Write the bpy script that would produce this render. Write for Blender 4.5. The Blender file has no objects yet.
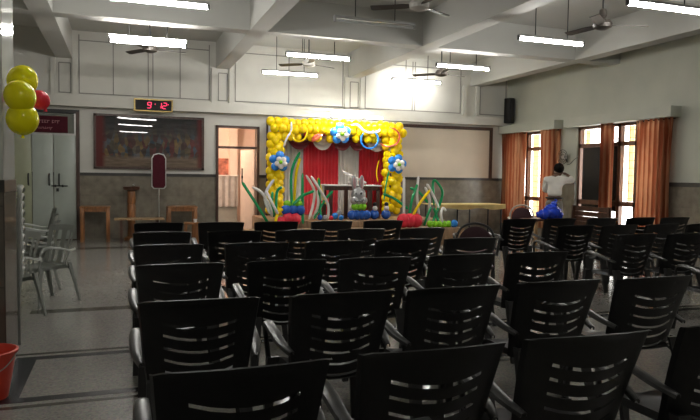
import bpy, bmesh, math, random
from mathutils import Vector, Matrix
random.seed(7)
S = bpy.context.scene
C = S.collection
PI = math.pi

# ------------------------------------------------------------------ camera, world, exposure
CAM_H = 1.45
F_PX, YAW, PITCH, ROLL = 635.2, 0.3448, 0.0525, 0.01391
_f = Vector((math.sin(YAW)*math.cos(PITCH), math.cos(YAW)*math.cos(PITCH), -math.sin(PITCH)))
_r0 = Vector((math.cos(YAW), -math.sin(YAW), 0)); _u0 = _r0.cross(_f)
_r = _r0*math.cos(ROLL) + _u0*math.sin(ROLL)
_u = -_r0*math.sin(ROLL) + _u0*math.cos(ROLL)
cam_d = bpy.data.cameras.new('camera'); cam = bpy.data.objects.new('camera', cam_d); C.objects.link(cam)
cam_d.sensor_width = 36; cam_d.lens = F_PX/700*36; cam_d.clip_start = 0.02
M3 = Matrix((_r, _u, -_f)).transposed()
cam.matrix_world = Matrix.Translation((0, 0, CAM_H)) @ M3.to_4x4()
S.camera = cam
W = bpy.data.worlds.new('World'); S.world = W; W.use_nodes = True
bg = W.node_tree.nodes['Background']
bg.inputs[0].default_value = (1.0, 0.97, 0.92, 1); bg.inputs[1].default_value = 9.0
S.view_settings.view_transform = 'Standard'; S.view_settings.look = 'None'
S.view_settings.gamma = 1; S.view_settings.use_curve_mapping = False
S.view_settings.exposure = 0.0
TUBE_E = 110.0


def ray(x, y):
    return (_f*F_PX + _r*(x-350) - _u*(y-210))/F_PX


def atY(x, y, Y):
    d = ray(x, y); return Vector((0, 0, CAM_H)) + d*(Y/d.y)


# ------------------------------------------------------------------ materials
def mat(name, col, rough=0.5, metal=0.0, noise=0.0, nscale=8.0, spec=0.5, bump=0.0, bscale=60.0, coat=0.0, emit=None, estr=0.0, transl=0.0):
    m = bpy.data.materials.new(name); m.use_nodes = True
    nt = m.node_tree; b = nt.nodes['Principled BSDF']
    b.inputs['Base Color'].default_value = (*col, 1); b.inputs['Roughness'].default_value = rough
    b.inputs['Metallic'].default_value = metal; b.inputs['Specular IOR Level'].default_value = spec
    b.inputs['Coat Weight'].default_value = coat; b.inputs['Coat Roughness'].default_value = 0.04
    tc = nt.nodes.new('ShaderNodeTexCoord')
    if noise > 0:
        n = nt.nodes.new('ShaderNodeTexNoise'); n.inputs['Scale'].default_value = nscale; n.inputs['Detail'].default_value = 5
        nt.links.new(tc.outputs['Object'], n.inputs['Vector'])
        r = nt.nodes.new('ShaderNodeValToRGB')
        r.color_ramp.elements[0].position = 0.3; r.color_ramp.elements[1].position = 0.7
        r.color_ramp.elements[0].color = (*[c*(1-noise) for c in col], 1)
        r.color_ramp.elements[1].color = (*[min(1, c*(1+noise)) for c in col], 1)
        nt.links.new(n.outputs['Fac'], r.inputs[0]); nt.links.new(r.outputs[0], b.inputs['Base Color'])
    if bump > 0:
        n2 = nt.nodes.new('ShaderNodeTexNoise'); n2.inputs['Scale'].default_value = bscale
        nt.links.new(tc.outputs['Object'], n2.inputs['Vector'])
        bp = nt.nodes.new('ShaderNodeBump'); bp.inputs['Strength'].default_value = bump; bp.inputs['Distance'].default_value = 0.01
        nt.links.new(n2.outputs['Fac'], bp.inputs['Height']); nt.links.new(bp.outputs[0], b.inputs['Normal'])
    if emit:
        b.inputs['Emission Color'].default_value = (*emit, 1); b.inputs['Emission Strength'].default_value = estr
    if transl > 0:
        t = nt.nodes.new('ShaderNodeBsdfTranslucent'); mx = nt.nodes.new('ShaderNodeMixShader'); mx.inputs[0].default_value = transl
        src = b.inputs['Base Color'].links[0].from_socket if b.inputs['Base Color'].links else None
        if src: nt.links.new(src, t.inputs[0])
        else: t.inputs[0].default_value = (*col, 1)
        nt.links.new(b.outputs[0], mx.inputs[1]); nt.links.new(t.outputs[0], mx.inputs[2])
        nt.links.new(mx.outputs[0], nt.nodes['Material Output'].inputs[0])
    return m


def wood(name, col, rough=0.4, scale=3.0, k=0.35):
    m = mat(name, col, rough); nt = m.node_tree; b = nt.nodes['Principled BSDF']
    tc = nt.nodes.new('ShaderNodeTexCoord'); mp = nt.nodes.new('ShaderNodeMapping'); mp.inputs['Scale'].default_value = (6, 6, 0.8)
    w = nt.nodes.new('ShaderNodeTexNoise'); w.inputs['Scale'].default_value = scale; w.inputs['Detail'].default_value = 6; w.inputs['Distortion'].default_value = 1.2
    r = nt.nodes.new('ShaderNodeValToRGB')
    r.color_ramp.elements[0].color = (*[c*(1-k) for c in col], 1); r.color_ramp.elements[1].color = (*[c*(1+k) for c in col], 1)
    r.color_ramp.elements[0].position = .35; r.color_ramp.elements[1].position = .65
    nt.links.new(tc.outputs['Object'], mp.inputs[0]); nt.links.new(mp.outputs[0], w.inputs['Vector'])
    nt.links.new(w.outputs['Fac'], r.inputs[0]); nt.links.new(r.outputs[0], b.inputs['Base Color'])
    return m


def terrazzo(name, col):
    m = mat(name, col, 0.16, spec=0.5); nt = m.node_tree; b = nt.nodes['Principled BSDF']
    tc = nt.nodes.new('ShaderNodeTexCoord')
    n = nt.nodes.new('ShaderNodeTexNoise'); n.inputs['Scale'].default_value = 1.1; n.inputs['Detail'].default_value = 4
    v = nt.nodes.new('ShaderNodeTexVoronoi'); v.inputs['Scale'].default_value = 75
    r = nt.nodes.new('ShaderNodeValToRGB')
    r.color_ramp.elements[0].color = (*[c*.82 for c in col], 1); r.color_ramp.elements[1].color = (*[c*1.15 for c in col], 1)
    mx = nt.nodes.new('ShaderNodeMix'); mx.data_type = 'RGBA'; mx.blend_type = 'MULTIPLY'; mx.inputs[0].default_value = 0.45
    nt.links.new(tc.outputs['Object'], n.inputs['Vector']); nt.links.new(tc.outputs['Object'], v.inputs['Vector'])
    nt.links.new(n.outputs['Fac'], r.inputs[0]); nt.links.new(r.outputs[0], mx.inputs[6]); nt.links.new(v.outputs['Color'], mx.inputs[7])
    hs = nt.nodes.new('ShaderNodeHueSaturation'); hs.inputs['Saturation'].default_value = 0.35
    nt.links.new(mx.outputs[2], hs.inputs['Color'])
    nt.links.new(hs.outputs[0], b.inputs['Base Color'])
    return m


def tiles(name, col, rough, sx, sz, k=0.12, groove=0.6):
    """tile cladding: brick pattern on the wall's own axes"""
    m = mat(name, col, rough); nt = m.node_tree; b = nt.nodes['Principled BSDF']
    tc = nt.nodes.new('ShaderNodeTexCoord'); sp = nt.nodes.new('ShaderNodeSeparateXYZ'); cb = nt.nodes.new('ShaderNodeCombineXYZ')
    ad = nt.nodes.new('ShaderNodeMath'); ad.operation = 'ADD'
    nt.links.new(tc.outputs['Object'], sp.inputs[0]); nt.links.new(sp.outputs[0], ad.inputs[0]); nt.links.new(sp.outputs[1], ad.inputs[1])
    nt.links.new(ad.outputs[0], cb.inputs[0]); nt.links.new(sp.outputs[2], cb.inputs[1])
    br = nt.nodes.new('ShaderNodeTexBrick'); br.offset = 0; br.inputs['Scale'].default_value = 1
    br.inputs['Brick Width'].default_value = sx; br.inputs['Row Height'].default_value = sz; br.inputs['Mortar Size'].default_value = 0.004
    br.inputs['Color1'].default_value = (*[c*(1-k) for c in col], 1); br.inputs['Color2'].default_value = (*[c*(1+k) for c in col], 1)
    br.inputs['Mortar'].default_value = (*[c*groove for c in col], 1)
    n = nt.nodes.new('ShaderNodeTexNoise'); n.inputs['Scale'].default_value = 7; n.inputs['Detail'].default_value = 6
    nt.links.new(tc.outputs['Object'], n.inputs['Vector'])
    mx = nt.nodes.new('ShaderNodeMix'); mx.data_type = 'RGBA'; mx.blend_type = 'OVERLAY'; mx.inputs[0].default_value = .5
    nt.links.new(cb.outputs[0], br.inputs['Vector']); nt.links.new(br.outputs['Color'], mx.inputs[6]); nt.links.new(n.outputs['Fac'], mx.inputs[7])
    nt.links.new(mx.outputs[2], b.inputs['Base Color'])
    return m


MT = {}
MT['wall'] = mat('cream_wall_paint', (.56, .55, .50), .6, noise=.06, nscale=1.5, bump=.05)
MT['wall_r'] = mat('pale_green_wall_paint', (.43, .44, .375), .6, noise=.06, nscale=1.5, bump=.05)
MT['ceil'] = mat('ceiling_paint', (.50, .50, .47), .7, noise=.05, nscale=1.0)
MT['floor'] = terrazzo('terrazzo', (.30, .265, .19))
MT['band'] = mat('black_stone_band', (.012, .014, .018), .25, noise=.3, nscale=20, spec=.25)
MT['band2'] = mat('dark_stone_band', (.05, .046, .036), .2, noise=.3, nscale=20, spec=.3)
MT['dado'] = tiles('brown_dado_tile', (.18, .16, .125), .25, .6, .48, k=.05, groove=.85)
MT['dado_band'] = mat('dark_dado_band', (.035, .033, .03), .3, noise=.2)
MT['col_up'] = mat('glazed_column_tile', (.52, .54, .50), .09, noise=.05, nscale=3, coat=.3)
MT['col_lo'] = tiles('column_tile', (.115, .10, .08), .12, .55, .6, k=.18)
MT['trimgrey'] = mat('groove_grey', (.24, .235, .215), .6, noise=.1)
MT['brownframe'] = wood('dark_brown_wood', (.055, .028, .02), .4)
MT['cream'] = mat('cream_board', (.60, .52, .42), .55, noise=.05, nscale=2)
MT['blk'] = mat('black_plastic', (.022, .022, .022), .36, noise=.1, nscale=30, bump=.04, bscale=250)
MT['blk_arm'] = mat('sheen_lightened_black_plastic', (.045, .045, .044), .3, noise=.25, nscale=18, bump=.04, bscale=250)  # base colour lightened to carry the armrests' gloss highlight as well as wear
MT['wht'] = mat('white_plastic', (.30, .315, .29), .3, noise=.05, nscale=10)
MT['door'] = mat('pale_green_laminate', (.36, .40, .36), .35, noise=.04, nscale=4)
MT['door2'] = mat('olive_laminate', (.30, .32, .22), .35, noise=.04, nscale=4)
MT['steel'] = mat('brushed_steel', (.5, .5, .48), .3, 1.0, noise=.1, nscale=40)
MT['iron'] = mat('dark_iron', (.03, .03, .03), .45, .4, noise=.1)
MT['gold'] = mat('brass_frame', (.30, .22, .08), .4, .8, noise=.1)
MT['blackgloss'] = mat('black_acrylic', (.008, .008, .008), .5, spec=.2, noise=.1)
MT['red_led'] = mat('red_led', (.2, 0, .02), .4, noise=.02, emit=(1, .03, .12), estr=2.2)
MT['maroon'] = mat('maroon_panel', (.06, .007, .014), .7, spec=.15, noise=.12, nscale=14)
MT['pinkmark'] = mat('pale_lettering', (.30, .14, .15), .5, noise=.1)
MT['glass_dark'] = mat('transom_glass', (.16, .17, .15), .05, noise=.05, spec=.8)
MT['wood'] = wood('teak_wood', (.24, .10, .035), .35)
MT['wood_l'] = wood('pale_wood', (.32, .20, .10), .4)
MT['wood_d'] = wood('dark_teak', (.06, .024, .013), .4)
MT['stagewood'] = wood('stage_boards', (.26, .16, .085), .4)
MT['yel'] = mat('yellow_latex', (.95, .70, .004), .2, noise=.04, nscale=6, transl=.12)
MT['yel_g'] = mat('lemon_latex', (.95, .90, .006), .16, noise=.05, nscale=6, transl=.15)
MT['red_b'] = mat('red_latex', (.78, .04, .07), .16, noise=.05, nscale=6, transl=.15)
MT['blue_b'] = mat('blue_latex', (.015, .09, .42), .16, noise=.08, nscale=6)
MT['sky_b'] = mat('sky_blue_latex', (.03, .22, .66), .16, noise=.08, nscale=6)
MT['lime_b'] = mat('lime_latex', (.22, .58, .02), .18, noise=.08, nscale=6)
MT['grn_b'] = mat('green_latex', (.01, .30, .10), .22, noise=.08, nscale=6)
MT['wht_b'] = mat('white_latex', (.72, .70, .68), .22, noise=.04, nscale=6)
MT['org_b'] = mat('coral_latex', (.80, .16, .08), .2, noise=.04, nscale=6)
MT['foil'] = mat('silver_foil', (.38, .39, .40), .3, .6, noise=.15, nscale=25, bump=.3, bscale=40)
MT['pinkfoil'] = mat('pink_foil', (.45, .27, .28), .35, .3, noise=.1)
MT['silk_s'] = mat('silver_satin', (.74, .70, .65), .38, noise=.08, nscale=3)
MT['silk_r'] = mat('red_satin', (.72, .03, .045), .42, noise=.1, nscale=3)
MT['silk_m'] = mat('maroon_satin', (.16, .01, .015), .42, noise=.1, nscale=3)
MT['cloth_w'] = mat('white_tablecloth', (.75, .73, .70), .7, noise=.04, nscale=10)
MT['cloth_y'] = mat('yellow_tablecloth', (.66, .52, .22), .7, noise=.06, nscale=10)
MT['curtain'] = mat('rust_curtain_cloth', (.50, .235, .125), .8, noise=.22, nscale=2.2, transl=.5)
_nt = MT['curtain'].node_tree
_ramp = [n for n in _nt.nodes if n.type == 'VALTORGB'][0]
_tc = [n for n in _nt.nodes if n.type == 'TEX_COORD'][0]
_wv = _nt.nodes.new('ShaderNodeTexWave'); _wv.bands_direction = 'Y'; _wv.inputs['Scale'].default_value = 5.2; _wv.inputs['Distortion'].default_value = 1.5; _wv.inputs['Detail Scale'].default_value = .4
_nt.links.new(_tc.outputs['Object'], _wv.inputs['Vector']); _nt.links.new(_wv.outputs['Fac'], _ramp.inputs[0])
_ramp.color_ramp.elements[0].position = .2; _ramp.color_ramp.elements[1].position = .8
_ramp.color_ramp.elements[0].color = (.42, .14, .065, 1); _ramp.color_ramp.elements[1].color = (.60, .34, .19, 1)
MT['frame'] = wood('window_wood', (.13, .055, .03), .45)
MT['shutter'] = mat('light_shutter', (.85, .66, .45), .5, noise=.1, transl=.65)
MT['pane'] = None
MT['darkpane'] = mat('smoked_pane', (.010, .011, .014), .2, noise=.1)
MT['skin'] = mat('brown_skin', (.10, .05, .03), .5, noise=.08, nscale=20)
MT['hair'] = mat('black_hair', (.006, .005, .004), .85, spec=.1, noise=.2, nscale=40, bump=.4, bscale=120)
MT['shirt'] = mat('white_shirt_cloth', (.62, .60, .56), .8, noise=.05, nscale=9)
MT['trousers'] = mat('grey_trouser_cloth', (.15, .14, .12), .8, noise=.08, nscale=20)
MT['bag'] = mat('blue_polythene', (.01, .05, .55), .25, noise=.2, nscale=12, bump=.5, bscale=18)
MT['orange_plastic'] = mat('orange_red_plastic', (.68, .06, .03), .3, noise=.05)
MT['tube_on'] = mat('lit_tube', (.9, .9, .9), .4, noise=.01, emit=(1, .97, .92), estr=TUBE_E)
MT['tube_off'] = mat('unlit_tube', (.55, .56, .55), .3, noise=.05)
MT['batten'] = mat('grey_batten', (.35, .35, .34), .4, noise=.05)
MT['fan'] = mat('brown_fan_enamel', (.05, .042, .035), .4, .2, noise=.08)
MT['fan_w'] = mat('white_fan_enamel', (.55, .53, .49), .3, noise=.05)
MT['maroon_cloth'] = mat('maroon_upholstery', (.035, .007, .011), .7, noise=.15, nscale=20)
MT['hall'] = mat('pink_cream_wall', (.74, .60, .52), .7, noise=.05, nscale=2)
MT['stripe'] = mat('grey_white_cloth', (.68, .67, .65), .8, noise=.12, nscale=8)

_g = bpy.data.materials.new('clear_window_glass'); _g.use_nodes = True
_nt = _g.node_tree; _nt.nodes.remove(_nt.nodes['Principled BSDF'])
_t = _nt.nodes.new('ShaderNodeBsdfTransparent'); _t.inputs[0].default_value = (.95, .96, .95, 1)
_gl = _nt.nodes.new('ShaderNodeBsdfGlossy'); _gl.inputs['Roughness'].default_value = .05
_mx = _nt.nodes.new('ShaderNodeMixShader'); _mx.inputs[0].default_value = .06
_nt.links.new(_t.outputs[0], _mx.inputs[1]); _nt.links.new(_gl.outputs[0], _mx.inputs[2])
_nt.links.new(_mx.outputs[0], _nt.nodes['Material Output'].inputs[0]); MT['pane'] = _g


def picture_material():
    """dim crowd scene: tan floor, coloured figures, dark top, red drapes at both sides; object X in [-.5,.5], Z in [-.5,.5]"""
    m = mat('framed_print', (.2, .2, .2), .6, coat=.6, spec=.1); nt = m.node_tree; b = nt.nodes['Principled BSDF']
    b.inputs['Coat Roughness'].default_value = .015
    tc = nt.nodes.new('ShaderNodeTexCoord'); sp = nt.nodes.new('ShaderNodeSeparateXYZ'); nt.links.new(tc.outputs['Generated'], sp.inputs[0])
    def ramp(sock, stops, interp='LINEAR'):
        r = nt.nodes.new('ShaderNodeValToRGB'); r.color_ramp.interpolation = interp
        e = r.color_ramp.elements
        e[0].position, e[0].color = stops[0][0], (*stops[0][1], 1); e[1].position, e[1].color = stops[-1][0], (*stops[-1][1], 1)
        for p, c in stops[1:-1]:
            q = e.new(p); q.color = (*c, 1)
        nt.links.new(sock, r.inputs[0]); return r.outputs[0]
    def mix(f, a, c, mode='MIX'):
        x = nt.nodes.new('ShaderNodeMix'); x.data_type = 'RGBA'; x.blend_type = mode
        if isinstance(f, float): x.inputs[0].default_value = f
        else: nt.links.new(f, x.inputs[0])
        nt.links.new(a, x.inputs[6]); nt.links.new(c, x.inputs[7]); return x.outputs[2]
    base = ramp(sp.outputs[2], [(0, (.14, .105, .075)), (.2, (.16, .12, .09)), (.32, (.06, .05, .045)), (.6, (.055, .055, .055)), (1, (.025, .025, .025))])
    mp = nt.nodes.new('ShaderNodeMapping'); mp.inputs['Scale'].default_value = (19, 1, 4.6); nt.links.new(tc.outputs['Generated'], mp.inputs[0])
    v = nt.nodes.new('ShaderNodeTexVoronoi'); v.inputs['Scale'].default_value = 1.6; v.inputs['Randomness'].default_value = .9
    nt.links.new(mp.outputs[0], v.inputs['Vector'])
    vr = ramp(v.outputs['Color'], [(0, (.03, .05, .09)), (.2, (.05, .045, .04)), (.42, (.12, .04, .04)), (.5, (.06, .06, .055)), (.6, (.18, .12, .05)), (.75, (.04, .07, .10)), (1, (.17, .14, .13))])
    n = nt.nodes.new('ShaderNodeTexNoise'); n.inputs['Scale'].default_value = 9; n.inputs['Detail'].default_value = 3
    nt.links.new(tc.outputs['Generated'], n.inputs['Vector'])
    band = ramp(sp.outputs[2], [(0, (0, 0, 0)), (.16, (0, 0, 0)), (.24, (.9, .9, .9)), (.5, (.9, .9, .9)), (.72, (.15, .15, .15)), (1, (0, 0, 0))])
    figs = mix(band, base, vr)
    nr = ramp(n.outputs['Fac'], [(.3, (.6, .6, .6)), (.7, (1.25, 1.25, 1.25))])
    figs = mix(.8, figs, nr, 'MULTIPLY')
    sides = ramp(sp.outputs[0], [(0, (1, 1, 1)), (.05, (1, 1, 1)), (.09, (0, 0, 0)), (.94, (0, 0, 0)), (.97, (.8, .8, .8)), (1, (.8, .8, .8))])
    red = nt.nodes.new('ShaderNodeRGB'); red.outputs[0].default_value = (.10, .022, .022, 1)
    out = mix(sides, figs, red.outputs[0])
    nt.links.new(out, b.inputs['Base Color']); return m


MT['print'] = picture_material()


# ------------------------------------------------------------------ mesh helpers
class MB:
    def __init__(self): self.bm = bmesh.new()

    def box(self, c, s, rot=None, bev=0.0):
        m = Matrix.Translation(c) @ (rot.to_4x4() if rot else Matrix.Identity(4)) @ Matrix.Diagonal((*s, 1))
        g = bmesh.ops.create_cube(self.bm, size=1, matrix=m)
        if bev > 0:
            es = list({e for v in g['verts'] for e in v.link_edges})
            bmesh.ops.bevel(self.bm, geom=es, offset=bev, segments=2, affect='EDGES', profile=.5)
        return self

    def b2(self, x0, x1, y0, y1, z0, z1, bev=0.0):
        return self.box(((x0+x1)/2, (y0+y1)/2, (z0+z1)/2), (abs(x1-x0), abs(y1-y0), abs(z1-z0)), bev=bev)

    def cyl(self, a, b, r1, r2=None, n=12, caps=True):
        a, b = Vector(a), Vector(b); d = b-a
        q = d.to_track_quat('Z', 'Y').to_matrix().to_4x4()
        bmesh.ops.create_cone(self.bm, cap_ends=caps, segments=n, radius1=r1, radius2=r1 if r2 is None else r2, depth=d.length,
                              matrix=Matrix.Translation((a+b)/2) @ q)
        return self

    def ball(self, c, r, sc=(1, 1, 1), rot=None, u=14, v=10):
        m = Matrix.Translation(c) @ (rot.to_4x4() if rot else Matrix.Identity(4)) @ Matrix.Diagonal((*sc, 1))
        bmesh.ops.create_uvsphere(self.bm, u_segments=u, v_segments=v, radius=r, matrix=m)
        return self

    def tube(self, pts, r, n=8, taper=None, sub=6, flat=None):
        pts = [Vector(p) for p in pts]; P = []
        if len(pts) > 2:
            for i in range(len(pts)-1):
                p0, p1, p2, p3 = pts[max(0, i-1)], pts[i], pts[i+1], pts[min(len(pts)-1, i+2)]
                for k in range(sub):
                    t = k/sub
                    P.append(.5*((2*p1)+(-p0+p2)*t+(2*p0-5*p1+4*p2-p3)*t*t+(-p0+3*p1-3*p2+p3)*t**3))
            P.append(pts[-1])
        else: P = pts
        rings = []; up = Vector((0, 0, 1)); N = len(P)
        for i, p in enumerate(P):
            d = (P[min(N-1, i+1)]-P[max(0, i-1)]).normalized()
            a = up.cross(d)
            if a.length < .05: a = Vector((1, 0, 0)).cross(d)
            a.normalize(); b = d.cross(a); up = b if abs(d.z) > .9 else up
            rr = r*(taper(i/(N-1)) if taper else 1)
            f1, f2 = flat if flat else (1, 1)
            rings.append([self.bm.verts.new(p+a*math.cos(2*PI*k/n)*rr*f1+b*math.sin(2*PI*k/n)*rr*f2) for k in range(n)])
        for i in range(N-1):
            for k in range(n):
                self.bm.faces.new((rings[i][k], rings[i][(k+1) % n], rings[i+1][(k+1) % n], rings[i+1][k]))
        self.bm.faces.new(rings[0][::-1]); self.bm.faces.new(rings[-1])
        return self

    def lathe(self, prof, c=(0, 0, 0), n=20):
        rings = []
        for r, z in prof:
            rings.append([self.bm.verts.new((c[0]+r*math.cos(2*PI*k/n), c[1]+r*math.sin(2*PI*k/n), c[2]+z)) for k in range(n)])
        for i in range(len(prof)-1):
            for k in range(n):
                self.bm.faces.new((rings[i][k], rings[i][(k+1) % n], rings[i+1][(k+1) % n], rings[i+1][k]))
        self.bm.faces.new(rings[0][::-1]); self.bm.faces.new(rings[-1])
        return self

    def grid(self, fn, us, vs, skip=None, thick=0.0):
        V = [[self.bm.verts.new(fn(u, v)) for u in us] for v in vs]; F = []
        for j in range(len(vs)-1):
            for i in range(len(us)-1):
                if skip and skip((us[i]+us[i+1])/2, j): continue
                F.append(self.bm.faces.new((V[j][i], V[j][i+1], V[j+1][i+1], V[j+1][i])))
        if thick: bmesh.ops.solidify(self.bm, geom=F, thickness=thick)
        return self

    def prism(self, poly, y0, y1, axis='y'):
        """polygon in x,z extruded along y (or y,z along x)"""
        def P(a, b, t): return (a, t, b) if axis == 'y' else (t, a, b)
        A = [self.bm.verts.new(P(a, b, y0)) for a, b in poly]; B = [self.bm.verts.new(P(a, b, y1)) for a, b in poly]; n = len(poly)
        self.bm.faces.new(A); self.bm.faces.new(B[::-1])
        for i in range(n): self.bm.faces.new((A[i], B[i], B[(i+1) % n], A[(i+1) % n]))
        return self

    def make(self, name, m, parent=None, smooth=True, ang=35):
        bm = self.bm
        loose = [v for v in bm.verts if not v.link_faces]
        if loose: bmesh.ops.delete(bm, geom=loose, context='VERTS')
        bmesh.ops.recalc_face_normals(bm, faces=bm.faces)
        if smooth:
            lim = math.radians(ang)
            for f in bm.faces: f.smooth = True
            for e in bm.edges:
                if len(e.link_faces) == 2: e.smooth = e.calc_face_angle(0) < lim
                else: e.smooth = False
        me = bpy.data.meshes.new(name); bm.to_mesh(me); bm.free()
        me.materials.append(m)
        o = bpy.data.objects.new(name, me); C.objects.link(o)
        if parent: o.parent = parent
        return o


def tag(o, label=None, cat=None, group=None, kind=None):
    if label: o['label'] = label
    if cat: o['category'] = cat
    if group: o['group'] = group
    if kind: o['kind'] = kind
    return o


def thing(name, label, cat, loc=(0, 0, 0), rz=0, group=None):
    o = bpy.data.objects.new(name, None); C.objects.link(o); o.empty_display_size = .1
    o.location = loc; o.rotation_euler = (0, 0, rz)
    return tag(o, label, cat, group)


def struct(name, mb, m, parent=None, label=None, smooth=False):
    o = mb.make(name, m, parent, smooth=smooth)
    if parent is None: o['kind'] = 'structure'
    if label: o['label'] = label
    return o


def copy_tree(o, parent=None):
    c = o.copy(); C.objects.link(c)
    if parent: c.parent = parent
    for ch in list(o.children): copy_tree(ch, c)
    return c


def rel(o, pts):
    l = Vector(o.location); return [Vector(p)-l for p in pts]


# ------------------------------------------------------------------ room shell
XL, XR, YF, YB, ZC, ZB = -2.6, 9.9, -4.0, 15.0, 4.5, 3.9
DX0, DX1, DZ = 2.05, 3.07, 2.60                     # doorway in the back wall
struct('floor', MB().b2(XL-.2, XR+.2, YF-.2, YB+4, -.2, 0), MT['floor'])
struct('ceiling', MB().b2(XL-.2, XR+.2, YF-.2, YB+.2, ZC, ZC+.2), MT['ceil'])
wb = MB()
for x0, x1, z0, z1 in ((XL-.2, DX0, 0, ZC), (DX1, XR+.2, 0, ZC), (DX0, DX1, DZ, ZC)):
    wb.b2(x0, x1, YB, YB+.2, z0, z1)
struct('wall_back', wb, MT['wall'])
struct('wall_left', MB().b2(XL-.2, XL, YF, YB, 0, ZC), MT['wall'])
struct('wall_front', MB().b2(XL-.2, XR+.2, YF-.2, YF, 0, ZC), MT['wall'])
# right wall with two window openings
WIN = [(12.75, 14.75), (9.55, 12.12)]
WZ0, WZ1 = .45, 2.66
wr = MB()
segs = [(YF, 9.55), (12.12, 12.75), (14.75, YB)]
for y0, y1 in segs: wr.b2(XR, XR+.25, y0, y1, 0, ZC)
for y0, y1 in WIN:
    wr.b2(XR, XR+.25, y0, y1, 0, WZ0); wr.b2(XR, XR+.25, y0, y1, WZ1, ZC)
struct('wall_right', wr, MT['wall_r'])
# beams
for x0, x1 in ((-1.32, -.99), (2.05, 2.35), (5.29, 5.60), (8.75, 9.06)):
    struct('beam', MB().b2(x0, x1, YF, YB, ZB, ZC), MT['ceil'])
for y0 in (10.85, 6.5, 2.2, -1.8):
    struct('crossbeam', MB().b2(XL, XR, y0, y0+.3, ZB+.004, ZC), MT['ceil'])
# ledge on the back wall and its panel mouldings
struct('trim_1', MB().b2(XL, XR, YB-.22, YB, 2.87, 3.10), MT['wall'])
LN = MB()
def vline(x, z0=3.16, z1=4.42, w=.022): LN.b2(x-w/2, x+w/2, YB-.012, YB, z0, z1)
def hline(x0, x1, z, w=.022): LN.b2(x0, x1, YB-.012, YB, z-w/2, z+w/2)
pil = [(-1.32, -.99), (2.05, 2.35), (5.29, 5.60), (8.6, 8.9)]
bays = [(-.86, 1.9, (-.17, .56, .66, 1.25)), (2.5, 5.15, (3.78,)), (5.75, 8.45, (7.05, 7.12)), (9.05, 9.85, ())]
for x0, x1, mids in bays:
    vline(x0); vline(x1); hline(x0, x1, 3.17); hline(x0, x1, 4.30)
    for x in mids: vline(x)
for x0, x1 in pil[:3]:
    vline(x0+.06, 3.16, 3.80); vline(x1-.04, 3.16, 3.80); hline(x0+.06, x1-.04, 3.17); hline(x0+.06, x1-.04, 3.80)
struct('trim_2', LN, MT['trimgrey'])
for x0, x1 in pil: struct('pilaster', MB().b2(x0-.1, x0, YB-.07, YB, 3.10, ZB).b2(x1, x1+.1, YB-.07, YB, 3.10, ZB), MT['wall'])
# tile dado and its dark band
dd = MB()
dd.b2(XL, DX0, YB-.025, YB, 0, 1.40); dd.b2(DX1, XR, YB-.025, YB, 0, 1.40)
struct('trim_3', dd, MT['dado'])
db = MB(); db.b2(XL, DX0, YB-.04, YB, 1.395, 1.46); db.b2(DX1, XR, YB-.04, YB, 1.395, 1.46)
struct('trim_4', db, MT['dado_band'])
dr = MB()
for y0, y1 in segs: dr.b2(XR-.025, XR, y0, y1, 0, 1.35)
for y0, y1 in WIN: dr.b2(XR-.025, XR, y0, y1, 0, WZ0)
struct('trim_5', dr, MT['dado'])
d2 = MB()
for y0, y1 in segs: d2.b2(XR-.04, XR, y0, y1, 1.345, 1.425)
struct('trim_6', d2, MT['dado_band'])
# floor inlay
fb = MB()
XR1 = 9.85
fb.b2(-.78, XR1, 4.39, 4.48, 0, .0012); fb.b2(-.78, XR1, 5.38, 5.47, 0, .0012); fb.b2(-.78, -.63, 4.48, 5.38, 0, .0012)
struct('trim_7', fb, MT['band'])
fb = MB()
for y0, y1 in ((4.28, 4.33), (5.53, 5.58), (7.15, 7.33), (13.04, 13.3), (1.2, 1.3)): fb.b2(-.9, XR1, y0, y1, 0, .0012)
struct('trim_8', fb, MT['band2'])
# column: glazed upper part, dark band, brown tile base
cl = struct('column', MB().b2(-1.38, -.815, 5.22, 5.75, 1.385, ZB), MT['col_up'])
struct('tile_base', MB().b2(-1.385, -.810, 5.215, 5.755, 0, 1.30), MT['col_lo'], cl)
struct('tile_band', MB().b2(-1.388, -.807, 5.212, 5.758, 1.30, 1.39), MT['dado_band'], cl)
# timber framed cream board right of the stage
struct('trim_9', MB().b2(6.7, 9.36, YB-.02, YB, 1.46, 2.78), MT['cream'])
struct('trim_10', MB().b2(6.7, 9.44, YB-.06, YB, 2.74, 2.82).b2(9.36, 9.44, YB-.06, YB, 1.46, 2.76), MT['brownframe'])

# doorway, transom and the room beyond it
dr1 = MB()
dr1.b2(DX0, DX0+.06, YB-.05, YB+.2, 0, DZ); dr1.b2(DX1-.06, DX1, YB-.05, YB+.2, 0, DZ)
dr1.b2(DX0, DX1, YB-.05, YB+.2, DZ-.05, DZ); dr1.b2(DX0, DX1, YB-.03, YB+.17, 2.07, 2.12)
door = struct('door_1', dr1, MT['brownframe'])
leaf = struct('door_leaf', MB().b2(-.58, 0, 0, .04, .02, 2.06), mat('cream_door_paint', (.66, .55, .47), .5, noise=.05), door)
leaf.location = (3.0, YB+.22, 0); leaf.rotation_euler = (0, 0, -1.15)
struct('door_bolt', MB().cyl((-.50, -.012, 1.25), (-.50, -.012, 1.62), .012).box((-.50, -.01, 1.4), (.05, .02, .06)), MT['iron'], leaf)
rm = MB().b2(1.2, 4.2, 17.6, 17.8, 0, 3.2).b2(1.2, 1.4, YB+.2, 17.6, 0, 3.2).b2(4.0, 4.2, YB+.2, 17.6, 0, 3.2).b2(1.2, 4.2, YB+.2, 17.8, 3.0, 3.2)
rm.b2(2.75, 2.95, 17.3, 17.6, 0, 3.0)
struct('wall_anteroom', rm, MT['hall'])
t = thing('poster', 'red and green printed poster seen through the doorway', 'poster', (2.42, 17.58, 1.65))
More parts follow.
